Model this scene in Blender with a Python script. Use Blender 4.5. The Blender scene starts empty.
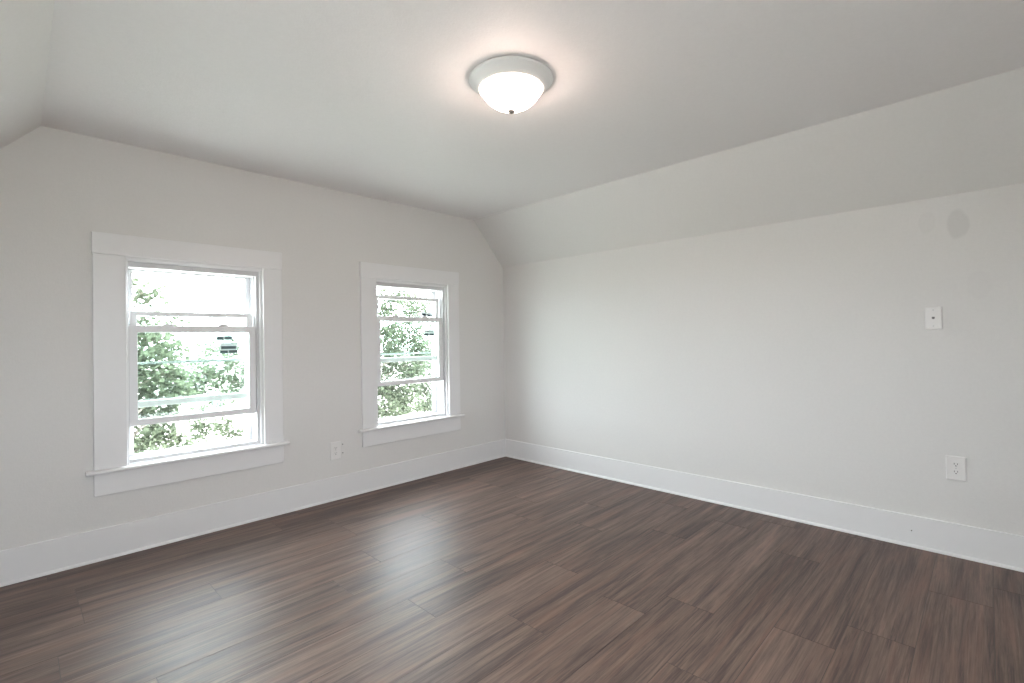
import bpy, bmesh, math, random
from mathutils import Vector, Matrix

S = bpy.context.scene
COL = S.collection
random.seed(7)

# ------------------------------------------------------------------ camera
YAW, PITCH, ROLL = 0.7975, 0.0088, -0.0155
FPX, PX, PY = 485.07, 513.32, 335.12
CAM = Vector((-3.3719, -3.4234, 1.15))
F_ = Vector((math.sin(YAW) * math.cos(PITCH), math.cos(YAW) * math.cos(PITCH), math.sin(PITCH)))
R_ = F_.cross(Vector((0, 0, 1))).normalized()
U_ = R_.cross(F_)
R2 = math.cos(ROLL) * R_ + math.sin(ROLL) * U_
U2 = -math.sin(ROLL) * R_ + math.cos(ROLL) * U_
cd = bpy.data.cameras.new('camera')
cam = bpy.data.objects.new('camera', cd)
COL.objects.link(cam)
m = Matrix((R2, U2, -F_)).transposed().to_4x4()
m.translation = CAM
cam.matrix_world = m
cd.sensor_fit = 'HORIZONTAL'
cd.sensor_width = 36.0
cd.lens = FPX / 1024 * 36.0
cd.shift_x = -(PX - 512) / 1024
cd.shift_y = -(341.5 - PY) / 1024
cd.clip_start = 0.02
cd.clip_end = 500
S.camera = cam

# ------------------------------------------------------------------ world, sun, exposure
SKY = 15.0
w = bpy.data.worlds.new('sky')
S.world = w
w.use_nodes = True
bg = w.node_tree.nodes['Background']
bg.inputs['Color'].default_value = (0.86, 0.93, 1.0, 1)
bg.inputs['Strength'].default_value = SKY
sd = bpy.data.lights.new('sun', 'SUN')
sd.energy = 11.0
sd.angle = 0.03
sd.color = (1, 0.95, 0.85)
sun = bpy.data.objects.new('sun', sd)
COL.objects.link(sun)
sun.rotation_euler = Vector((-0.55, 0.42, -1.0)).to_track_quat('-Z', 'Y').to_euler()
S.view_settings.view_transform = 'Standard'
S.view_settings.look = 'None'
S.view_settings.gamma = 1
S.view_settings.use_curve_mapping = False
S.view_settings.exposure = 0.70
S.cycles.max_bounces = 14
S.cycles.diffuse_bounces = 10
S.cycles.glossy_bounces = 6
S.cycles.transparent_max_bounces = 24
S.cycles.sample_clamp_indirect = 8
S.cycles.use_denoising = True


def portal(x, z, y, sx, sz, rz):
    l = bpy.data.lights.new('sky_portal', 'AREA')
    l.shape = 'RECTANGLE'
    l.size, l.size_y = sx, sz
    l.cycles.is_portal = True
    o = bpy.data.objects.new('sky_portal', l)
    COL.objects.link(o)
    o.location = (x, y, z)
    if rz == 90:
        o.location = (x, (LWIN[0] + LWIN[1]) / 2, (LWIN[2] + LWIN[3]) / 2)
        o.rotation_euler = (math.radians(90), 0, math.radians(-90))
        return
    o.rotation_euler = (math.radians(-90 if rz == 0 else 90), 0, 0)


# ------------------------------------------------------------------ room numbers (metres)
ZC, ZK = 2.274, 1.86           # flat ceiling, knee of the slopes
XS, XLS = -0.372, -3.280       # creases of the flat ceiling, right and left
XL = -3.28 - 0.372             # left wall
YB = -4.45                     # wall behind the camera
BB = 0.169                     # baseboard height
BT = 0.010
ZO0, ZO1 = 0.486, 1.632        # window openings
WINS = [  # outer casing left/right, opening left/right, upper sash top, lower sash top
    (-3.088, -2.1156, -2.945, -2.235, 1.346, 1.262),
    (-1.537, -0.5795, -1.405, -0.702, 1.523, 1.352)]

portal(-2.60, 1.05, 0.125, 0.60, 1.10, 0)
portal(-1.06, 1.05, 0.125, 0.60, 1.10, 0)
FWIN = (-3.45, -2.75, 0.60, 1.62)      # unseen opening added for fill light behind the camera: x, x, z, z
portal((FWIN[0] + FWIN[1]) / 2, (FWIN[2] + FWIN[3]) / 2, YB - 0.13, FWIN[1] - FWIN[0], FWIN[3] - FWIN[2], 180)
LWIN = (-2.70, -2.26, 0.75, 1.50)      # unseen opening added for fill light in the left wall: y, y, z, z
portal(XL - 0.12, 0, 0, LWIN[1] - LWIN[0], LWIN[3] - LWIN[2], 90)


# ------------------------------------------------------------------ material helpers
def mat(name, color, rough=0.5, spec=0.5, metallic=0.0):
    mt = bpy.data.materials.new(name)
    mt.use_nodes = True
    b = mt.node_tree.nodes['Principled BSDF']
    b.inputs['Base Color'].default_value = (*color, 1)
    b.inputs['Roughness'].default_value = rough
    b.inputs['Specular IOR Level'].default_value = spec
    b.inputs['Metallic'].default_value = metallic
    return mt, mt.node_tree, b


def N(nt, t, **kw):
    n = nt.nodes.new(t)
    for k, v in kw.items():
        if k in n.inputs.keys():
            n.inputs[k].default_value = v
        else:
            setattr(n, k, v)
    return n


def objcoord(nt, scale=(1, 1, 1)):
    tc = N(nt, 'ShaderNodeTexCoord')
    mp = N(nt, 'ShaderNodeMapping')
    mp.inputs['Scale'].default_value = scale
    nt.links.new(tc.outputs['Object'], mp.inputs['Vector'])
    return mp.outputs['Vector']


def bumped(nt, b, height, strength, dist=0.002):
    bp = N(nt, 'ShaderNodeBump')
    bp.inputs['Strength'].default_value = strength
    bp.inputs['Distance'].default_value = dist
    nt.links.new(height, bp.inputs['Height'])
    nt.links.new(bp.outputs['Normal'], b.inputs['Normal'])
    return bp


def ramp(nt, fac, stops):
    r = N(nt, 'ShaderNodeValToRGB')
    e = r.color_ramp.elements
    while len(e) < len(stops):
        e.new(0.5)
    for el, (p, c) in zip(e, stops):
        el.position = p
        el.color = (*c, 1)
    nt.links.new(fac, r.inputs['Fac'])
    return r.outputs['Color']


def mixc(nt, fac, a, b_, blend='MIX'):
    mx = N(nt, 'ShaderNodeMix', data_type='RGBA', blend_type=blend)
    for sock, v in ((mx.inputs[0], fac), (mx.inputs[6], a), (mx.inputs[7], b_)):
        if hasattr(v, 'links'):
            nt.links.new(v, sock)
        elif isinstance(v, (int, float)):
            sock.default_value = v
        else:
            sock.default_value = (*v, 1)
    return mx.outputs[2]


def math_(nt, op, a, b_=None, c=None):
    n = N(nt, 'ShaderNodeMath', operation=op)
    for i, v in enumerate((a, b_, c)):
        if v is None:
            continue
        if hasattr(v, 'links'):
            nt.links.new(v, n.inputs[i])
        else:
            n.inputs[i].default_value = v
    return n.outputs[0]


def paint(name, color, rough=0.62, bump=0.25, spots=()):
    mt, nt, b = mat(name, color, rough, 0.35)
    v = objcoord(nt)
    n1 = N(nt, 'ShaderNodeTexNoise', Scale=140.0, Detail=3.0, Roughness=0.6)
    n2 = N(nt, 'ShaderNodeTexNoise', Scale=9.0, Detail=3.0, Roughness=0.55)
    nt.links.new(v, n1.inputs['Vector'])
    nt.links.new(v, n2.inputs['Vector'])
    h = math_(nt, 'MULTIPLY_ADD', n2.outputs['Fac'], 2.2, n1.outputs['Fac'])
    bumped(nt, b, h, bump, 0.0022)
    n3 = N(nt, 'ShaderNodeTexNoise', Scale=60.0, Detail=4.0, Roughness=0.7)
    nt.links.new(v, n3.inputs['Vector'])
    c2 = tuple(x * 0.955 for x in color)
    c = mixc(nt, n3.outputs['Fac'], c2, tuple(min(1, x * 1.035) for x in color))
    # touch-up and grease spots left on the wall: (y, z, half width, half height, darkness)
    if spots:
        sep = N(nt, 'ShaderNodeSeparateXYZ')
        tc = N(nt, 'ShaderNodeTexCoord')
        nz = N(nt, 'ShaderNodeTexNoise', Scale=14.0, Detail=2.0)
        nt.links.new(tc.outputs['Object'], nz.inputs['Vector'])
        nt.links.new(tc.outputs['Object'], sep.inputs[0])
        for (sy, sz, ry, rz_, dk) in spots:
            dy = math_(nt, 'DIVIDE', math_(nt, 'SUBTRACT', sep.outputs[1], sy), ry)
            dz = math_(nt, 'DIVIDE', math_(nt, 'SUBTRACT', sep.outputs[2], sz), rz_)
            r2 = math_(nt, 'ADD', math_(nt, 'MULTIPLY', dy, dy), math_(nt, 'MULTIPLY', dz, dz))
            r2 = math_(nt, 'MULTIPLY_ADD', nz.outputs['Fac'], 0.9, r2)
            mr = N(nt, 'ShaderNodeMapRange')
            mr.inputs['From Min'].default_value = 1.15
            mr.inputs['From Max'].default_value = 1.6
            mr.inputs['To Min'].default_value = dk
            mr.inputs['To Max'].default_value = 0.0
            nt.links.new(r2, mr.inputs['Value'])
            c = mixc(nt, mr.outputs[0], c, tuple(x * 0.55 for x in color))
    nt.links.new(c, b.inputs['Base Color'])
    return mt


def gloss_paint(name, color, rough=0.35, scale=22.0):
    mt, nt, b = mat(name, color, rough, 0.5)
    v = objcoord(nt)
    n1 = N(nt, 'ShaderNodeTexNoise', Scale=scale, Detail=4.0)
    nt.links.new(v, n1.inputs['Vector'])
    bumped(nt, b, n1.outputs['Fac'], 0.12, 0.002)
    c = mixc(nt, n1.outputs['Fac'], tuple(x * 0.97 for x in color), color)
    nt.links.new(c, b.inputs['Base Color'])
    return mt


M = {}
WALLC = (0.715, 0.703, 0.690)
M['wall'] = paint('wall_paint', WALLC)
M['wall_right'] = paint('wall_paint_spotted', WALLC, spots=(
    (-3.327, 1.706, 0.044, 0.074, 0.22), (-3.205, 1.735, 0.035, 0.06, 0.07),
    (-3.40, 1.39, 0.05, 0.07, 0.05)))
M['ceiling'] = paint('ceiling_paint', (0.79, 0.768, 0.765), 0.6, 0.35)
M['trim'] = gloss_paint('white_trim_paint', (0.79, 0.785, 0.79))
M['vinyl'] = gloss_paint('white_vinyl', (0.82, 0.82, 0.83), 0.3, 8)
M['plate'] = gloss_paint('white_plastic', (0.80, 0.785, 0.775), 0.3, 6)
M['slot'] = mat('dark_slot', (0.05, 0.05, 0.05), 0.6)[0]
M['anchor'] = mat('grey_plastic', (0.16, 0.16, 0.16), 0.6)[0]
M['screw'] = mat('painted_screw', (0.6, 0.6, 0.6), 0.35, 0.5, 0.3)[0]
M['pan'] = gloss_paint('white_enamel', (0.80, 0.80, 0.79), 0.3, 4)
M['finial'] = mat('brushed_finial', (0.22, 0.21, 0.20), 0.5, 0.2)[0]
M['frame'] = gloss_paint('dimmed_vinyl', (0.62, 0.62, 0.63), 0.4, 8)  # white vinyl darkened so the sky-lit reveals don't blow out
M['track'] = mat('grey_track', (0.45, 0.46, 0.48), 0.4)[0]
M['screen_rail'] = mat('storm_rail_grey', (0.36, 0.39, 0.38), 0.45)[0]


def glass(name, tint):
    mt = bpy.data.materials.new(name)
    mt.use_nodes = True
    nt = mt.node_tree
    nt.nodes.clear()
    out = N(nt, 'ShaderNodeOutputMaterial')
    tr = N(nt, 'ShaderNodeBsdfTransparent')
    tr.inputs['Color'].default_value = (*tint, 1)
    gl = N(nt, 'ShaderNodeBsdfGlossy')
    gl.inputs['Roughness'].default_value = 0.02
    lw = N(nt, 'ShaderNodeLayerWeight', Blend=0.5)
    fr = N(nt, 'ShaderNodeMath', operation='MULTIPLY_ADD')
    nt.links.new(math_(nt, 'POWER', lw.outputs['Facing'], 5.0), fr.inputs[0])
    fr.inputs[1].default_value = 0.9
    fr.inputs[2].default_value = 0.035
    mx = N(nt, 'ShaderNodeMixShader')
    nt.links.new(fr.outputs[0], mx.inputs[0])
    nt.links.new(tr.outputs[0], mx.inputs[1])
    nt.links.new(gl.outputs[0], mx.inputs[2])
    nt.links.new(mx.outputs[0], out.inputs[0])
    return mt


M['glass'] = glass('pale_green_window_glass', (0.955, 0.988, 0.972))
M['storm_glass'] = glass('clear_storm_glass', (0.97, 0.985, 0.98))

# lamp bowl: frosted alabaster glass lit from within
mt, nt, b = mat('lit_frosted_glass', (0.9, 0.88, 0.85), 0.4)
b.inputs['Emission Color'].default_value = (1.0, 0.77, 0.66, 1)
b.inputs['Emission Strength'].default_value = 25.0
M['bowl'] = mt

# label stickers on the sash glass: white film with printed bars
mt, nt, b = mat('printed_label', (0.75, 0.78, 0.78), 0.5)
v = objcoord(nt)
M['label'] = mt
M['label_print'] = mat('label_print', (0.05, 0.075, 0.085), 0.5)[0]

# ---- laminate floor
mt, nt, b = mat('walnut_laminate', (0.1, 0.06, 0.045), 0.3, 0.30)
L = nt.links
at = N(nt, 'ShaderNodeAttribute', attribute_name='plank')
tc = N(nt, 'ShaderNodeTexCoord')
sep = N(nt, 'ShaderNodeSeparateColor')
L.new(at.outputs['Color'], sep.inputs[0])
off = N(nt, 'ShaderNodeCombineXYZ')
L.new(math_(nt, 'MULTIPLY', sep.outputs[0], 37.0), off.inputs[0])
L.new(math_(nt, 'MULTIPLY', sep.outputs[1], 23.0), off.inputs[1])
L.new(math_(nt, 'MULTIPLY', sep.outputs[2], 11.0), off.inputs[2])
ad = N(nt, 'ShaderNodeVectorMath', operation='ADD')
L.new(tc.outputs['Object'], ad.inputs[0])
L.new(off.outputs[0], ad.inputs[1])


def stretched(sx, sy, detail, rough, dist=0.0):
    mp = N(nt, 'ShaderNodeMapping')
    mp.inputs['Scale'].default_value = (sx, sy, 1)
    L.new(ad.outputs[0], mp.inputs['Vector'])
    n = N(nt, 'ShaderNodeTexNoise', Scale=1.0, Detail=detail, Roughness=rough, Distortion=dist)
    L.new(mp.outputs[0], n.inputs['Vector'])
    return n.outputs['Fac']


broad = stretched(0.75, 15.0, 6.0, 0.66, 0.9)
streak = stretched(2.2, 62.0, 6.0, 0.75, 0.8)
fine = stretched(5.0, 190.0, 4.0, 0.7, 0.4)
patch = stretched(1.1, 12.0, 5.0, 0.6, 1.2)
vein = stretched(1.0, 42.0, 6.0, 0.7, 1.5)
f = math_(nt, 'MULTIPLY', broad, 0.42)
f = math_(nt, 'MULTIPLY_ADD', streak, 0.36, f)
f = math_(nt, 'MULTIPLY_ADD', fine, 0.22, f)
f = math_(nt, 'ADD', f, math_(nt, 'MULTIPLY_ADD', sep.outputs[0], 0.04, -0.02))
colr = ramp(nt, f, [(0.39, (0.054, 0.036, 0.032)), (0.46, (0.098, 0.067, 0.056)),
                    (0.52, (0.153, 0.105, 0.086)), (0.58, (0.21, 0.143, 0.114)),
                    (0.67, (0.285, 0.19, 0.148))])
red = ramp(nt, patch, [(0.5, (0, 0, 0)), (0.70, (1, 1, 1))])
colr = mixc(nt, math_(nt, 'MULTIPLY', red, 0.45), colr, (0.24, 0.135, 0.100))
dark = ramp(nt, vein, [(0.34, (1, 1, 1)), (0.42, (0, 0, 0))])
colr = mixc(nt, math_(nt, 'MULTIPLY', dark, 0.4), colr, (0.060, 0.042, 0.038))
L.new(colr, b.inputs['Base Color'])
rr = math_(nt, 'MULTIPLY_ADD', streak, 0.16, 0.38)
L.new(rr, b.inputs['Roughness'])
hb = math_(nt, 'MULTIPLY_ADD', fine, 0.4, streak)
bumped(nt, b, hb, 0.10, 0.0012)
M['floor'] = mt
M['seam'] = mat('laminate_groove', (0.065, 0.045, 0.038), 0.5)[0]


# ---- foliage and bark
def leafmat(name, c1, c2, trans):
    mt = bpy.data.materials.new(name)
    mt.use_nodes = True
    nt = mt.node_tree
    nt.nodes.clear()
    out = N(nt, 'ShaderNodeOutputMaterial')
    v = objcoord(nt)
    n = N(nt, 'ShaderNodeTexNoise', Scale=2.5, Detail=3.0)
    nt.links.new(v, n.inputs['Vector'])
    c = mixc(nt, n.outputs['Fac'], c1, c2)
    d = N(nt, 'ShaderNodeBsdfDiffuse')
    t = N(nt, 'ShaderNodeBsdfTranslucent')
    nt.links.new(c, d.inputs['Color'])
    nt.links.new(c, t.inputs['Color'])
    mx = N(nt, 'ShaderNodeMixShader')
    mx.inputs[0].default_value = trans
    nt.links.new(d.outputs[0], mx.inputs[1])
    nt.links.new(t.outputs[0], mx.inputs[2])
    nt.links.new(mx.outputs[0], out.inputs[0])
    return mt


M['leaf'] = leafmat('maple_leaf', (0.068, 0.086, 0.056), (0.122, 0.140, 0.098), 0.45)
mt, nt, b = mat('bark', (0.12, 0.10, 0.08), 0.85)
v = objcoord(nt, (8, 8, 1.5))
n = N(nt, 'ShaderNodeTexNoise', Scale=4.0, Detail=5.0)
nt.links.new(v, n.inputs['Vector'])
nt.links.new(ramp(nt, n.outputs['Fac'], [(0.35, (0.06, 0.05, 0.04)), (0.65, (0.20, 0.17, 0.14))]), b.inputs['Base Color'])
M['bark'] = mt
mt, nt, b = mat('dry_pale_ground', (0.5, 0.5, 0.45), 0.9)
v = objcoord(nt)
n = N(nt, 'ShaderNodeTexNoise', Scale=0.6, Detail=6.0)
nt.links.new(v, n.inputs['Vector'])
nt.links.new(ramp(nt, n.outputs['Fac'], [(0.4, (0.30, 0.31, 0.26)), (0.6, (0.44, 0.42, 0.39))]), b.inputs['Base Color'])
M['ground'] = mt
M['siding'] = gloss_paint('cream_siding', (0.72, 0.70, 0.66), 0.7, 3)
M['roof'] = gloss_paint('grey_shingle', (0.16, 0.16, 0.16), 0.8, 5)
M['house_glass'] = mat('house_window', (0.1, 0.12, 0.14), 0.1)[0]


# ------------------------------------------------------------------ mesh helpers
def box(bm, x0, x1, y0, y1, z0, z1):
    vs = [bm.verts.new(c) for c in ((x0, y0, z0), (x1, y0, z0), (x1, y1, z0), (x0, y1, z0),
                                    (x0, y0, z1), (x1, y0, z1), (x1, y1, z1), (x0, y1, z1))]
    for q in ((3, 2, 1, 0), (4, 5, 6, 7), (0, 1, 5, 4), (1, 2, 6, 5), (2, 3, 7, 6), (3, 0, 4, 7)):
        bm.faces.new([vs[i] for i in q])


def prism(bm, pts, lo, hi, axis):
    """pts: 2-D outline; extruded between lo and hi along axis 'x' (pts = y,z) or 'y' (pts = x,z)."""
    def P(p, t):
        return (t, p[0], p[1]) if axis == 'x' else (p[0], t, p[1])
    a = [bm.verts.new(P(p, lo)) for p in pts]
    c = [bm.verts.new(P(p, hi)) for p in pts]
    n = len(pts)
    bm.faces.new(a)
    bm.faces.new(c[::-1])
    for i in range(n):
        bm.faces.new((a[i], a[(i + 1) % n], c[(i + 1) % n], c[i])[::-1])


def lathe(bm, prof, seg=64):
    """prof: list of (r, z), revolved round z."""
    rings = []
    for r, z in prof:
        if r < 1e-6:
            rings.append([bm.verts.new((0, 0, z))])
        else:
            rings.append([bm.verts.new((r * math.cos(2 * math.pi * k / seg), r * math.sin(2 * math.pi * k / seg), z))
                          for k in range(seg)])
    for A, B in zip(rings, rings[1:]):
        for k in range(seg):
            k2 = (k + 1) % seg
            if len(A) == 1 and len(B) == 1:
                continue
            if len(A) == 1:
                bm.faces.new((A[0], B[k], B[k2]))
            elif len(B) == 1:
                bm.faces.new((A[k], B[0], A[k2]))
            else:
                bm.faces.new((A[k], B[k], B[k2], A[k2]))


def obj(name, bm, material, parent=None, bevel=0.0, smooth=False, loc=None, segs=2):
    bmesh.ops.recalc_face_normals(bm, faces=bm.faces)
    me = bpy.data.meshes.new(name)
    bm.to_mesh(me)
    bm.free()
    for mm in (material if isinstance(material, (list, tuple)) else [material]):
        me.materials.append(mm)
    if smooth:
        for p in me.polygons:
            p.use_smooth = True
    o = bpy.data.objects.new(name, me)
    COL.objects.link(o)
    if parent is not None:
        o.parent = parent
    if loc is not None:
        o.location = loc
    if bevel:
        md = o.modifiers.new('bevel', 'BEVEL')
        md.width = bevel
        md.segments = segs
        md.limit_method = 'ANGLE'
    return o


def tag(o, label=None, cat=None, group=None, kind=None):
    for k, v in (('label', label), ('category', cat), ('group', group), ('kind', kind)):
        if v:
            o[k] = v
    return o


def empty(name, loc=(0, 0, 0), rz=0.0, parent=None):
    o = bpy.data.objects.new(name, None)
    o.empty_display_size = 0.1
    COL.objects.link(o)
    o.location = loc
    o.rotation_euler = (0, 0, rz)
    if parent:
        o.parent = parent
    return o


def slab_holes(bm, xs, zs, holes, y0, y1):
    """Wall slab in x,z with rectangular holes given as (i, j) cells; front y0, back y1."""
    V = {}

    def vert(i, j, y):
        k = (i, j, y)
        if k not in V:
            V[k] = bm.verts.new((xs[i], y, zs[j]))
        return V[k]
    nx, nz = len(xs) - 1, len(zs) - 1
    solid = lambda i, j: 0 <= i < nx and 0 <= j < nz and (i, j) not in holes
    for i in range(nx):
        for j in range(nz):
            if not solid(i, j):
                continue
            for y in (y0, y1):
                bm.faces.new((vert(i, j, y), vert(i + 1, j, y), vert(i + 1, j + 1, y), vert(i, j + 1, y)))
            for (di, dj, a, c) in ((-1, 0, (i, j), (i, j + 1)), (1, 0, (i + 1, j), (i + 1, j + 1)),
                                   (0, -1, (i, j), (i + 1, j)), (0, 1, (i, j + 1), (i + 1, j + 1))):
                if not solid(i + di, j + dj):
                    bm.faces.new((vert(*a, y0), vert(*c, y0), vert(*c, y1), vert(*a, y1)))


# ------------------------------------------------------------------ room shell
T = 0.16
bm = bmesh.new()
(l1, r1), (l2, r2) = [(a[2], a[3]) for a in WINS]
slab_holes(bm, [XL, l1, r1, l2, r2, 0.0], [0.0, ZO0, ZO1, ZC], {(1, 1), (3, 1)}, 0.0, T)
tag(obj('wall_back', bm, M['wall']), 'grey painted far gable wall with two windows', 'wall', kind='structure')

bm = bmesh.new()
box(bm, 0, T, YB, T, 0, ZK)
tag(obj('wall_right', bm, M['wall_right']), 'grey painted knee wall on the right with an outlet and a jack', 'wall', kind='structure')
bm = bmesh.new()
slab_holes(bm, [YB, LWIN[0], LWIN[1], T], [0, LWIN[2], LWIN[3], ZK], {(1, 1)}, XL, XL - T)
for v in bm.verts:
    v.co = (v.co.y, v.co.x, v.co.z)
tag(obj('wall_left', bm, M['wall']), 'grey painted knee wall on the left', 'wall', kind='structure')
bm = bmesh.new()
slab_holes(bm, [XL, FWIN[0], FWIN[1], 0], [0, FWIN[2], FWIN[3], ZC], {(1, 1)}, YB - T, YB)
tag(obj('wall_front', bm, M['wall']), 'grey painted gable wall behind the camera', 'wall', kind='structure')

# flat ceiling: a gently uneven plaster sheet with real thickness
bm = bmesh.new()
NX, NY = 60, 84
ya, yb = YB - T, T


def cz(x, y):
    e = min(1, max(0, (x - XLS) / 0.12)) * min(1, max(0, (XS - x) / 0.12)) * min(1, max(0, -y / 0.05))
    return ZC + e * (0.0016 * math.sin(3.1 * x + 1.7 * y) + 0.0012 * math.sin(5.3 * y - 2.2 * x + 1)
                     + 0.0045 * math.exp(-((y + 0.62 + 0.05 * math.sin(2.2 * x)) / 0.16) ** 2)
                     - 0.0035 * math.exp(-((y + 0.28) / 0.14) ** 2))


g = [[bm.verts.new((XLS + (XS - XLS) * i / NX, ya + (yb - ya) * j / NY, 0)) for j in range(NY + 1)] for i in range(NX + 1)]
for row in g:
    for v in row:
        v.co.z = cz(v.co.x, v.co.y)
for i in range(NX):
    for j in range(NY):
        f_ = bm.faces.new((g[i][j], g[i + 1][j], g[i + 1][j + 1], g[i][j + 1]))
        f_.smooth = True
box(bm, XLS, XS, ya, yb, ZC + 0.012, ZC + 0.14)
tag(obj('ceiling', bm, M['ceiling']), 'flat off-white painted ceiling', 'ceiling', kind='structure')
for nm, pts, lb in (('ceiling_right', [(0, ZK), (XS, ZC), (XS, ZC + 0.14), (T, ZC + 0.14), (T, ZK)], 'sloped ceiling strip above the right wall'),
                    ('ceiling_left', [(XL, ZK), (XLS, ZC), (XLS, ZC + 0.14), (XL - T, ZC + 0.14), (XL - T, ZK)], 'sloped ceiling strip above the left wall')):
    bm = bmesh.new()
    prism(bm, pts, YB - T, T, 'y')
    tag(obj(nm, bm, M['wall']), lb, 'ceiling', kind='structure')

# ---- laminate floor: each plank a bevelled board of one mesh
PW, PL = 0.2075, 1.22
y_seam0 = -0.727
bm = bmesh.new()
layer = bm.loops.layers.color.new('plank')
rnd = random.Random(11)
fixed = {-4: -3.27, -1: -3.18, 0: -2.73, 1: -2.05, 2: -2.31, 3: -3.04, 4: -2.16, 5: -1.46, 6: -1.94, 8: -1.36, 9: -1.77}
row = 0
k = -4
GAP = 0.0009
while True:
    yt = y_seam0 - k * PW
    ybt = yt - PW
    if yt < YB:
        break
    y1, y0 = min(yt, 0.0), max(ybt, YB)
    start = fixed.get(k, rnd.uniform(-PL, 0) - 2.0)
    while start > XL:
        start -= PL
    x = start
    while x < 0:
        xa, xb = max(x, XL), min(x + PL, 0)
        if xb - xa > 0.002 and y1 - y0 > 0.002:
            col = (rnd.random(), rnd.random(), rnd.random(), 1)
            gp = GAP
            d = 0.0007
            ins = 0.0012
            ring0 = [bm.verts.new(c) for c in ((xa, y0, -d), (xb, y0, -d), (xb, y1, -d), (xa, y1, -d))]
            ring1 = [bm.verts.new(c) for c in ((xa + ins, y0 + ins, 0), (xb - ins, y0 + ins, 0), (xb - ins, y1 - ins, 0), (xa + ins, y1 - ins, 0))]
            fs = [bm.faces.new(ring1)]
            for a in range(4):
                ff = bm.faces.new((ring0[a], ring0[(a + 1) % 4], ring1[(a + 1) % 4], ring1[a]))
                ff.material_index = 1
                fs.append(ff)
            for ff in fs:
                for lp in ff.loops:
                    lp[layer] = col
        x += PL
    k += 1
# underside of the floor
box(bm, XL, 0, YB, 0, -0.12, -0.0025)
tag(obj('floor', bm, [M['floor'], M['seam']]), 'dark walnut laminate plank floor', 'floor', kind='structure')


# ---- baseboards with a small shoe bead at the foot
def baseboard(name, pts, a, c, axis, label):
    bm = bmesh.new()
    prism(bm, pts, a, c, axis)
    return tag(obj(name, bm, M['trim'], bevel=0.0006), label, 'baseboard', kind='structure')


def prof(s):  # s = +1: board grows toward +, outline as (offset, z)
    return [(0, 0.0), (s * (BT + 0.009), 0.0), (s * (BT + 0.0085), 0.006), (s * (BT + 0.005), 0.012), (s * BT, 0.015),
            (s * BT, BB - 0.001), (s * (BT - 0.001), BB), (0, BB)]


baseboard('baseboard_back', [(p[0], p[1]) for p in prof(-1)], XL, 0, 'x', 'tall white baseboard under the two windows')
baseboard('baseboard_right', [(p[0], p[1]) for p in prof(-1)], YB, -BT, 'y', 'tall white baseboard along the right wall')
baseboard('baseboard_left', [(XL + p[0], p[1]) for p in prof(1)], YB, -BT, 'y', 'tall white baseboard along the left wall')
baseboard('baseboard_front', [(YB + p[0], p[1]) for p in prof(1)], XL + BT, -BT, 'x', 'tall white baseboard behind the camera')


# ------------------------------------------------------------------ windows
def ring_frame(bm, x0, x1, z0, z1, l, r, b_, t, y0, y1):
    """Rectangular frame of four boards as one closed solid."""
    o = [(x0, z0), (x1, z0), (x1, z1), (x0, z1)]
    i = [(x0 + l, z0 + b_), (x1 - r, z0 + b_), (x1 - r, z1 - t), (x0 + l, z1 - t)]
    V = [[bm.verts.new((p[0], y, p[1])) for p in q] for q in (o, i) for y in (y0, y1)]
    of, ob, if_, ib = V
    for a in range(4):
        c = (a + 1) % 4
        bm.faces.new((of[a], of[c], if_[c], if_[a]))
        bm.faces.new((ob[a], ib[a], ib[c], ob[c]))
        bm.faces.new((of[a], ob[a], ob[c], of[c]))
        bm.faces.new((if_[a], if_[c], ib[c], ib[a]))


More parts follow.
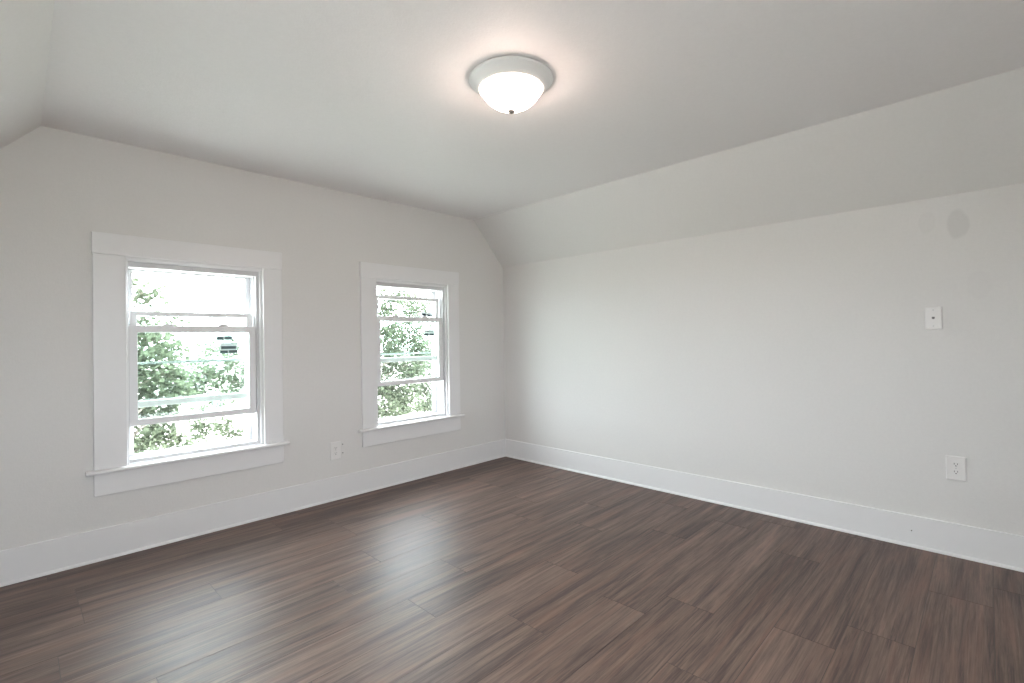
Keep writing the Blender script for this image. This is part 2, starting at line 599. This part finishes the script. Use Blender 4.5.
def add_window(n, A, label, lab_pos, upper_h, lower_h):
    ol, orr, l, r, ut, lt = A
    root = empty('window_%d' % n, ((l + r) / 2, 0, ZO0))
    tag(root, label, 'window', kind='structure')
    ox = -(l + r) / 2

    def put(name, bm, mt, bevel=0.0, parent=root, **kw):
        bmesh.ops.translate(bm, verts=bm.verts, vec=(ox, 0, -ZO0) if parent is root else (0, 0, 0))
        return obj(name, bm, mt, parent, bevel, **kw)

    def raw(bm):
        bmesh.ops.translate(bm, verts=bm.verts, vec=(ox, 0, -ZO0))
        return bm
    HT, HB = 1.7610, 1.646
    bm = bmesh.new(); box(bm, ol - 0.003, orr + 0.001, -0.023, 0, HB, HT); put('head_casing', bm, M['trim'], 0.0025)
    bm = bmesh.new(); box(bm, ol, l, -0.020, 0, ZO0, HB); put('side_casing', bm, M['trim'], 0.004)
    bm = bmesh.new(); box(bm, r, orr, -0.020, 0, ZO0, HB); put('side_casing', bm, M['trim'], 0.004)
    # stool with rounded nose, reaching back to the sash frame
    bm = bmesh.new()
    nose = [(0.03, 0.464), (-0.040, 0.464), (-0.047, 0.467), (-0.050, 0.475), (-0.047, 0.483), (-0.040, 0.486), (0.03, 0.486)]
    prism(bm, nose[1:-1] + [(0.0, 0.486), (0.0, 0.464)], ol - 0.033, orr + 0.030, 'x')
    put('window_stool', bm, M['trim'], 0.001)
    bm = bmesh.new()
    box(bm, ol, orr, -0.019, 0, 0.346, 0.464); put('apron', bm, M['trim'], 0.003)
    # head stop below the casing, and jamb lining
    bm = bmesh.new()
    box(bm, l, r, -0.010, 0.0, ZO1 - 0.004, HB)
    put('head_stop', bm, M['trim'], 0.002)
    bm = bmesh.new()
    ring_frame(bm, l, r, ZO0, ZO1, 0.009, 0.016, 0.006, 0.010, 0.0, 0.018)
    put('inner_stop', bm, M['trim'], 0.004)
    # vinyl master frame with side tracks
    bm = bmesh.new()
    ring_frame(bm, l, r, ZO0, ZO1, 0.014, 0.034, 0.024, 0.040, 0.018, 0.125)
    for yy in (0.0535, 0.0885):
        box(bm, r - 0.040, r - 0.033, yy - 0.0022, yy + 0.0022, ZO0 + 0.024, ZO1 - 0.040)
        box(bm, l + 0.013, l + 0.018, yy - 0.0022, yy + 0.0022, ZO0 + 0.024, ZO1 - 0.040)
    box(bm, l + 0.014, r - 0.034, 0.088, 0.094, ZO0 + 0.02, ZO0 + 0.028)
    put('window_frame', bm, M['frame'], 0.0015)

    # sashes
    def sash(name, x0, x1, z0, z1, st, rt, rb, y0, y1):
        bm = bmesh.new()
        ring_frame(bm, x0, x1, z0, z1, st, st, rb, rt, y0, y1)
        s = put(name, bm, M['vinyl'], 0.003)
        bm = bmesh.new()
        ym = (y0 + y1) / 2
        box(bm, x0 + st - 0.004, x1 - st + 0.004, ym - 0.002, ym + 0.002, z0 + rb - 0.004, z1 - rt + 0.004)
        raw(bm)
        obj('glass_pane', bm, M['glass'], s)
        return s
    lo = sash('lower_sash', l + 0.012, r - 0.036, lt - lower_h, lt, 0.041, 0.040, 0.036, 0.022, 0.052)
    up = sash('upper_sash', l + 0.024, r - 0.048, ut - upper_h, ut, 0.032, 0.028, 0.036, 0.056, 0.086)
    for fx in (0.28, 0.72):   # cam locks along the top of the lower sash
        cx = l + 0.012 + fx * (r - l - 0.048)
        bm = bmesh.new()
        prism(bm, [(cx - 0.030, lt), (cx + 0.030, lt), (cx + 0.024, lt + 0.007), (cx + 0.010, lt + 0.013),
                   (cx - 0.012, lt + 0.013), (cx - 0.025, lt + 0.006)], 0.026, 0.048, 'y')
        raw(bm)
        obj('sash_lock', bm, M['vinyl'], lo, 0.001)
    # printed labels stuck on the glass of the upper sash
    for (x0, x1, z0, z1, bars) in lab_pos:
        bm = bmesh.new()
        box(bm, x0, x1, 0.0675, 0.0688, z0, z1)
        lb = obj('label_sticker', raw(bm), M['label'], up)
        bm = bmesh.new()
        for (a, c, d, e) in bars:
            box(bm, x0 + a * (x1 - x0), x0 + c * (x1 - x0), 0.0668, 0.0676, z0 + d * (z1 - z0), z0 + e * (z1 - z0))
        obj('printed_bar', raw(bm), M['label_print'], lb)
    # outer storm window with its meeting rail
    bm = bmesh.new()
    ring_frame(bm, l, r, ZO0, ZO1, 0.046, 0.066, 0.030, 0.048, 0.128, 0.150)
    sw = put('storm_window', bm, M['frame'], 0.002)
    bm = bmesh.new()
    box(bm, l + 0.046, r - 0.066, 0.132, 0.142, 1.036, 1.050)
    obj('meeting_rail', raw(bm), M['screen_rail'], sw, 0.001)
    bm = bmesh.new()
    box(bm, l + 0.044, r - 0.064, 0.1375, 0.1395, ZO0 + 0.03, 1.036)
    box(bm, l + 0.044, r - 0.064, 0.1325, 0.1345, 1.050, ZO1 - 0.047)
    obj('storm_pane', raw(bm), M['storm_glass'], sw)
    # sloping outside sill
    bm = bmesh.new()
    prism(bm, [(T, ZO0 - 0.01), (T, ZO0 - 0.045), (T + 0.06, ZO0 - 0.055), (T + 0.06, ZO0 - 0.022)], l - 0.04, r + 0.04, 'x')
    put('outer_sill', bm, M['trim'], 0.002)
    return root


add_window(1, WINS[0], 'white cased double-hung window nearest the camera, left of the pair', [
    (-2.487, -2.395, 1.172, 1.202, [(0.0, 0.42, 0.15, 0.75), (0.50, 1.0, 0.25, 0.95)]),
    (-2.467, -2.368, 1.088, 1.158, [(0.06, 0.92, 0.42, 0.68), (0.0, 0.44, 0.0, 0.28), (0.50, 1.0, 0.04, 0.30)])],
    0.553, 0.568)
add_window(2, WINS[1], 'white cased double-hung window nearer the room corner', [
    (-0.925, -0.815, 1.362, 1.398, [(0.0, 0.40, 0.0, 0.75), (0.50, 1.0, 0.05, 0.5)]),
    (-0.900, -0.796, 1.193, 1.245, [(0.0, 0.42, 0.1, 0.40), (0.52, 1.0, 0.05, 0.38), (0.1, 0.9, 0.72, 0.8)])],
    0.543, 0.558)

# unseen cased window in the left wall, added to bring in fill light
root = empty('window_3', (XL, LWIN[0], LWIN[2]))
tag(root, 'unseen white cased window added in the left knee wall for fill light', 'window', kind='structure')
ly, lz = LWIN[1] - LWIN[0], LWIN[3] - LWIN[2]


def fill_window(root, a, h, turn):
    for name, args, mt, bev in (
            ('window_casing', (-0.11, a + 0.11, -0.11, h + 0.11, 0.11, 0.11, 0.11, 0.11, 0.0, 0.02), M['trim'], 0.003),
            ('window_frame', (0, a, 0, h, 0.03, 0.03, 0.03, 0.03, -0.11, -0.05), M['vinyl'], 0.002),
            ('sash_rail', (0.03, a - 0.03, h / 2 - 0.02, h / 2 + 0.02, 0.01, 0.01, 0.01, 0.01, -0.10, -0.06), M['vinyl'], 0.001)):
        bm = bmesh.new()
        ring_frame(bm, *args)
        if turn:
            for v in bm.verts:
                v.co = (v.co.y, v.co.x, v.co.z)
        obj(name, bm, mt, root, bev)


fill_window(root, ly, lz, True)
root = empty('window_4', (FWIN[0], YB, FWIN[2]))  # unseen window behind the camera, added to brighten the room
tag(root, 'unseen white cased window added behind the camera for fill light', 'window', kind='structure')
fill_window(root, FWIN[1] - FWIN[0], FWIN[3] - FWIN[2], False)


# ------------------------------------------------------------------ ceiling light
lamp = empty('ceiling_light', (-1.873, -1.97, ZC))
tag(lamp, 'round white flush-mount ceiling light with a lit frosted bowl', 'ceiling light')
bm = bmesh.new()
lathe(bm, [(0, 0.0), (0.176, 0.0), (0.180, -0.003), (0.181, -0.010), (0.174, -0.016), (0.166, -0.021), (0.162, -0.027),
           (0.154, -0.036), (0.145, -0.043), (0.141, -0.046), (0.136, -0.047), (0.132, -0.044), (0.129, -0.028), (0, -0.028)], 96)
obj('mounting_pan', bm, M['pan'], lamp, smooth=True)
bm = bmesh.new()
pr = [(0.1275, -0.038)]
for k in range(0, 25):
    a = k / 24 * math.pi / 2
    tt = math.sin(a)
    pr.append((0.1275 * max(0.0, 1 - tt * tt) ** 0.78 if k < 24 else 0.0, -0.043 - 0.095 * tt))
lathe(bm, pr, 96)
obj('glass_bowl', bm, M['bowl'], lamp, smooth=True)
bm = bmesh.new()
lathe(bm, [(0, -0.132), (0.015, -0.134), (0.016, -0.139), (0.0145, -0.142), (0.007, -0.144), (0.005, -0.148), (0, -0.150)], 24)
obj('finial', bm, M['finial'], lamp, smooth=True)


# ------------------------------------------------------------------ outlets and jack
def plate_mesh(hw, hh, th=0.0055, ch=0.004):
    bm = bmesh.new()
    o = [(-hw, -hh), (hw, -hh), (hw, hh), (-hw, hh)]
    i = [(-hw + ch, -hh + ch), (hw - ch, -hh + ch), (hw - ch, hh - ch), (-hw + ch, hh - ch)]
    a = [bm.verts.new((p[0], 0, p[1])) for p in o]
    b1 = [bm.verts.new((p[0], -th * 0.45, p[1])) for p in o]
    c = [bm.verts.new((p[0], -th, p[1])) for p in i]
    for A, B in ((a, b1), (b1, c)):
        for k in range(4):
            bm.faces.new((A[k], A[(k + 1) % 4], B[(k + 1) % 4], B[k]))
    bm.faces.new(c)
    bm.faces.new(a[::-1])
    return bm


def screw(parent, x, z, y=-0.0055):
    bm = bmesh.new()
    lathe(bm, [(0, 0), (0.0033, 0), (0.003, 0.0009), (0.0015, 0.0014), (0, 0.0015)], 16)
    bmesh.ops.rotate(bm, verts=bm.verts, cent=(0, 0, 0), matrix=Matrix.Rotation(math.radians(90), 3, 'X'))
    bmesh.ops.translate(bm, verts=bm.verts, vec=(x, y, z))
    obj('plate_screw', bm, M['screw'], parent, smooth=True)


def outlet(loc, rz, label, hw=0.039, hh=0.0625):
    root = empty('power_outlet', loc, rz)
    tag(root, label, 'outlet')
    obj('wall_plate', plate_mesh(hw, hh), M['plate'], root, 0.0012)
    for s in (1, -1):
        bm = bmesh.new()
        pts = []
        for k in range(24):   # rounded face cut flat at top and bottom
            a = 2 * math.pi * k / 24
            pts.append((0.0172 * math.cos(a), s * 0.0195 + max(-0.0138, min(0.0138, 0.0172 * math.sin(a)))))
        prism(bm, pts, -0.0072, -0.0052, 'y')
        rc = obj('receptacle', bm, M['plate'], root)
        for (dx, hx, dz, hz) in ((-0.0063, 0.0011, 0.0035, 0.0042), (0.0063, 0.0011, 0.0035, 0.0036), (0.0, 0.0024, -0.0065, 0.0024)):
            bm = bmesh.new()
            box(bm, dx - hx, dx + hx, -0.0076, -0.0070, s * 0.0195 + dz - hz, s * 0.0195 + dz + hz)
            obj('slot', bm, M['slot'], rc)
    screw(root, 0, 0)
    return root


outlet((0, -3.298, 0.4525), -math.pi / 2, 'white duplex outlet low on the right wall below the phone jack')
outlet((-1.746, 0, 0.357), 0, 'white duplex outlet low on the wall between the two windows', 0.041, 0.0655)
for zz, nm in ((0.394, 'upper'), (0.331, 'lower')):
    bm = bmesh.new()
    lathe(bm, [(0, 0), (0.0045, 0), (0.0045, 0.0012), (0.003, 0.0014), (0.0022, 0.0004), (0, 0.0004)], 16)
    bmesh.ops.rotate(bm, verts=bm.verts, cent=(0, 0, 0), matrix=Matrix.Rotation(math.radians(90), 3, 'X'))
    o = obj('screw_anchor', bm, M['anchor'], smooth=False, loc=(-1.690, 0, zz))
    tag(o, '%s of the two tiny dark screw anchors in the wall just right of the outlet' % nm, 'screw anchor',
        'screw anchors beside the outlet')

jack = empty('phone_jack', (0, -3.2235, 1.228), -math.pi / 2)
tag(jack, 'white wall plate with one small jack hole, high on the right wall', 'phone jack')
obj('wall_plate', plate_mesh(0.036, 0.060, 0.0075), M['plate'], jack, 0.0012)
bm = bmesh.new()
ring_frame(bm, -0.0085, 0.0085, -0.0075, 0.0095, 0.002, 0.002, 0.002, 0.002, -0.0088, -0.0070)
obj('jack_surround', bm, M['plate'], jack)
bm = bmesh.new()
box(bm, -0.0058, 0.0058, -0.0080, -0.0073, -0.0035, 0.0065)
box(bm, -0.0028, 0.0028, -0.0080, -0.0073, -0.0060, -0.0035)
obj('jack_socket', bm, M['anchor'], jack)
screw(jack, 0, 0.042, -0.0075)
screw(jack, 0, -0.042, -0.0075)

# nail left in the right baseboard
bm = bmesh.new()
lathe(bm, [(0, 0), (0.0035, 0), (0.003, 0.001), (0, 0.0014)], 12)
bmesh.ops.rotate(bm, verts=bm.verts, cent=(0, 0, 0), matrix=Matrix.Rotation(math.radians(-90), 3, 'Y'))
o = obj('nail_head', bm, M['anchor'], loc=(-BT, -3.115, 0.088))
tag(o, 'tiny grey nail head in the right baseboard, left of the outlet', 'nail')


# ------------------------------------------------------------------ outside
GZ = -3.2
bm = bmesh.new()
vs = [bm.verts.new(c) for c in ((-120, -120, GZ), (120, -120, GZ), (120, 160, GZ), (-120, 160, GZ))]
bm.faces.new(vs)
tag(obj('ground', bm, M['ground']), 'pale sunlit ground outside', 'ground', kind='structure')


def tube(bm, pts, rad, seg=7):
    prev = None
    for i, (p, r) in enumerate(zip(pts, rad)):
        d = (pts[min(i + 1, len(pts) - 1)] - pts[max(i - 1, 0)]).normalized()
        u = d.orthogonal().normalized()
        v = d.cross(u)
        ring = [bm.verts.new(p + r * (math.cos(2 * math.pi * k / seg) * u + math.sin(2 * math.pi * k / seg) * v)) for k in range(seg)]
        if prev:
            for k in range(seg):
                bm.faces.new((prev[k], prev[(k + 1) % seg], ring[(k + 1) % seg], ring[k]))
        prev = ring


LEAF = [(0, 0), (0.28, -0.08), (0.52, 0.18), (0.34, 0.34), (0.42, 0.70), (0.16, 0.62), (0, 1.0),
        (-0.16, 0.62), (-0.42, 0.70), (-0.34, 0.34), (-0.52, 0.18), (-0.28, -0.08)]


def tree(loc, clusters, label, seed, leaf=0.085):
    """clusters: world (x, y, z, radius, leaf count). One trunk, a branch to every cluster, leaves in clumps."""
    rg = random.Random(seed)
    base = Vector((loc[0], loc[1], GZ))
    root = empty('maple_tree', base)
    tag(root, label, 'tree', 'trees outside the windows')
    zt = max(c[2] for c in clusters)
    tb = bmesh.new()
    H = zt - GZ
    tp = [Vector((0.05 * math.sin(3 * t), 0.05 * math.cos(4 * t), H * t)) for t in (0, .1, .25, .4, .55, .7, .85, .97)]
    tube(tb, tp, [0.17, 0.13, 0.115, 0.10, 0.08, 0.06, 0.04, 0.015], 10)
    obj('trunk', tb, M['bark'], root, smooth=True)
    bb = bmesh.new()
    verts, faces = [], []
    for (cx, cy, cz_, cr, n) in clusters:
        c = Vector((cx, cy, cz_)) - base
        s = Vector((0, 0, max(0.8, c.z - 0.35 * math.hypot(c.x, c.y) - 0.4)))
        mid = s.lerp(c, 0.5) + Vector((0, 0, 0.15))
        tube(bb, [s, s.lerp(mid, .6), mid, mid.lerp(c, .6), c], [0.035, 0.028, 0.02, 0.013, 0.006], 6)
        subs = []
        for q in range(max(4, n // 22)):
            d = Vector((rg.gauss(0, 1), rg.gauss(0, 1), rg.gauss(0, .75)))
            d = d.normalized() * cr * rg.random() ** 0.45
            subs.append(c + d)
            tube(bb, [mid.lerp(c, rg.uniform(.6, 1)), c + d * 0.6, c + d], [0.007, 0.004, 0.002], 4)
        for q in range(n):
            sc = rg.choice(subs)
            p = sc + Vector((rg.gauss(0, .13), rg.gauss(0, .13), rg.gauss(0, .11))) * (0.6 + cr)
            sz = leaf * rg.uniform(.6, 1.15)
            e = Matrix.Rotation(rg.uniform(0, 6.283), 3, 'Z') @ Matrix.Rotation(rg.gauss(0.7, .55), 3, 'X')
            k0 = len(verts)
            for (lx, ly) in LEAF:
                verts.append(p + e @ Vector((lx * sz, ly * sz, 0.18 * sz * abs(lx) - 0.15 * sz * ly * ly)))
            faces.append(tuple(range(k0, k0 + len(LEAF))))
    obj('branch', bb, M['bark'], root, smooth=True)
    me = bpy.data.meshes.new('foliage')
    me.from_pydata(verts, [], faces)
    me.materials.append(M['leaf'])
    fo = bpy.data.objects.new('foliage', me)
    COL.objects.link(fo)
    fo.parent = root
    return root


def at(px, py, Y):
    """point at depth Y seen through the window at photo position px, py"""
    d = (px - PX) * R2 - (py - PY) * U2 + FPX * F_
    return CAM + d * ((Y - CAM.y) / d.y)


def clumps(spec, Y, seed):
    rg = random.Random(seed)
    out = []
    for (px, py, rpx, n) in spec:
        rpx, n = rpx * 1.15, int(n * 1.65)
        yy = Y + rg.uniform(-.5, .5)
        p = at(px, py, yy)
        dep = (p - CAM).dot(F_)
        out.append((p.x, p.y, p.z, rpx * dep / FPX, n))
    return out


# leafy trees beyond the windows
c1 = clumps([(142, 293, 12, 90), (128, 288, 9, 60), (150, 300, 7, 40), (146, 318, 9, 70), (172, 320, 8, 40), (120, 330, 16, 120),
             (150, 340, 13, 260), (165, 352, 12, 220), (144, 366, 14, 300), (168, 372, 14, 300), (146, 390, 15, 340),
             (172, 394, 12, 220), (144, 425, 10, 160), (150, 441, 10, 200), (168, 436, 8, 120), (136, 450, 9, 120),
             (178, 446, 7, 70), (144, 411, 10, 160), (168, 414, 8, 110), (110, 400, 24, 360), (105, 350, 24, 340), (60, 380, 26, 360), (70, 330, 20, 240), (65, 425, 20, 240)], 7.0, 3)
tree((at(112, 400, 7.0).x, 7.0), c1, 'leafy green tree filling the left half of the nearer window', 21)
c2 = clumps([(200, 372, 13, 260), (222, 378, 13, 260), (240, 384, 12, 220), (195, 390, 13, 240), (218, 396, 12, 200),
             (204, 426, 10, 200), (222, 424, 8, 120), (232, 434, 9, 150), (196, 440, 7, 90), (244, 443, 6, 60), (188, 352, 10, 90),
             (212, 350, 10, 110), (232, 362, 10, 110), (236, 346, 7, 50), (196, 414, 8, 70), (250, 372, 12, 160), (268, 380, 14, 160)], 11.0, 5)
tree((at(285, 400, 11.0).x, 11.0), c2, 'lower green tree at the right of the nearer window', 22)
c3 = clumps([(392, 300, 11, 200), (410, 304, 11, 260), (384, 314, 9, 180), (414, 318, 12, 300), (388, 332, 12, 320),
             (408, 338, 13, 360), (390, 348, 12, 300), (424, 345, 12, 300), (388, 370, 12, 380), (410, 374, 13, 380),
             (388, 394, 12, 520), (404, 398, 11, 420), (384, 410, 10, 360), (400, 413, 10, 320), (402, 291, 7, 80),
             (384, 290, 5, 40), (424, 312, 9, 140), (398, 358, 12, 220), (420, 358, 11, 200), (360, 350, 22, 260), (350, 390, 22, 260)], 8.0, 8)
tree((at(345, 400, 8.0).x, 8.0), c3, 'dense green tree seen through the window by the corner', 23)
c4 = clumps([(430, 392, 11, 480), (436, 374, 11, 360), (424, 408, 9, 380), (436, 404, 10, 380), (436, 340, 10, 260),
             (430, 355, 10, 220), (416, 390, 9, 260), (418, 366, 9, 200), (430, 325, 8, 120), (460, 370, 22, 260),
             (470, 400, 22, 360), (455, 330, 18, 300), (492, 380, 20, 300), (486, 345, 16, 220)], 9.5, 9)
tree((at(475, 400, 9.5).x, 9.5), c4, 'green tree at the right edge of the window by the corner', 24)

c5 = clumps([(300, 330, 16, 240), (322, 345, 16, 280), (305, 365, 17, 320), (328, 378, 15, 300), (300, 398, 16, 300),
             (322, 410, 14, 260), (302, 432, 13, 200), (326, 436, 11, 160), (314, 305, 11, 120)], 6.6, 12)
tree((at(312, 400, 6.6).x, 6.6), c5, 'leafy tree outside, opposite the stretch of wall between the two windows', 25)

# pale neighbouring house far behind the trees
hp = at(238, 355, 30.0)
hr = empty('neighbour_house', (hp.x, 30, GZ))
tag(hr, 'pale gabled house far behind the trees outside', 'house')
eave = hp.z - GZ - 2.6
bm = bmesh.new()
prism(bm, [(-3, 0), (3, 0), (3, eave), (0, eave + 2.5), (-3, eave)], 0, 8, 'y')
obj('wall', bm, M['siding'], hr)
bm = bmesh.new()
prism(bm, [(-3.35, eave - 0.30), (0, eave + 2.5), (3.35, eave - 0.30), (3.35, eave - 0.15), (0, eave + 2.65), (-3.35, eave - 0.15)], -0.3, 8.3, 'y')
obj('roof', bm, M['roof'], hr)
for wx in (-1.6, 1.0):
    bm = bmesh.new()
    ring_frame(bm, wx, wx + 0.8, 0.4, 1.3, 0.08, 0.08, 0.08, 0.08, -0.05, 0.0)
    wf = obj('window_frame', bm, M['trim'], hr)
    bm = bmesh.new()
    box(bm, wx + 0.08, wx + 0.72, -0.03, -0.005, 0.48, 1.22)
    obj('pane', bm, M['house_glass'], wf)
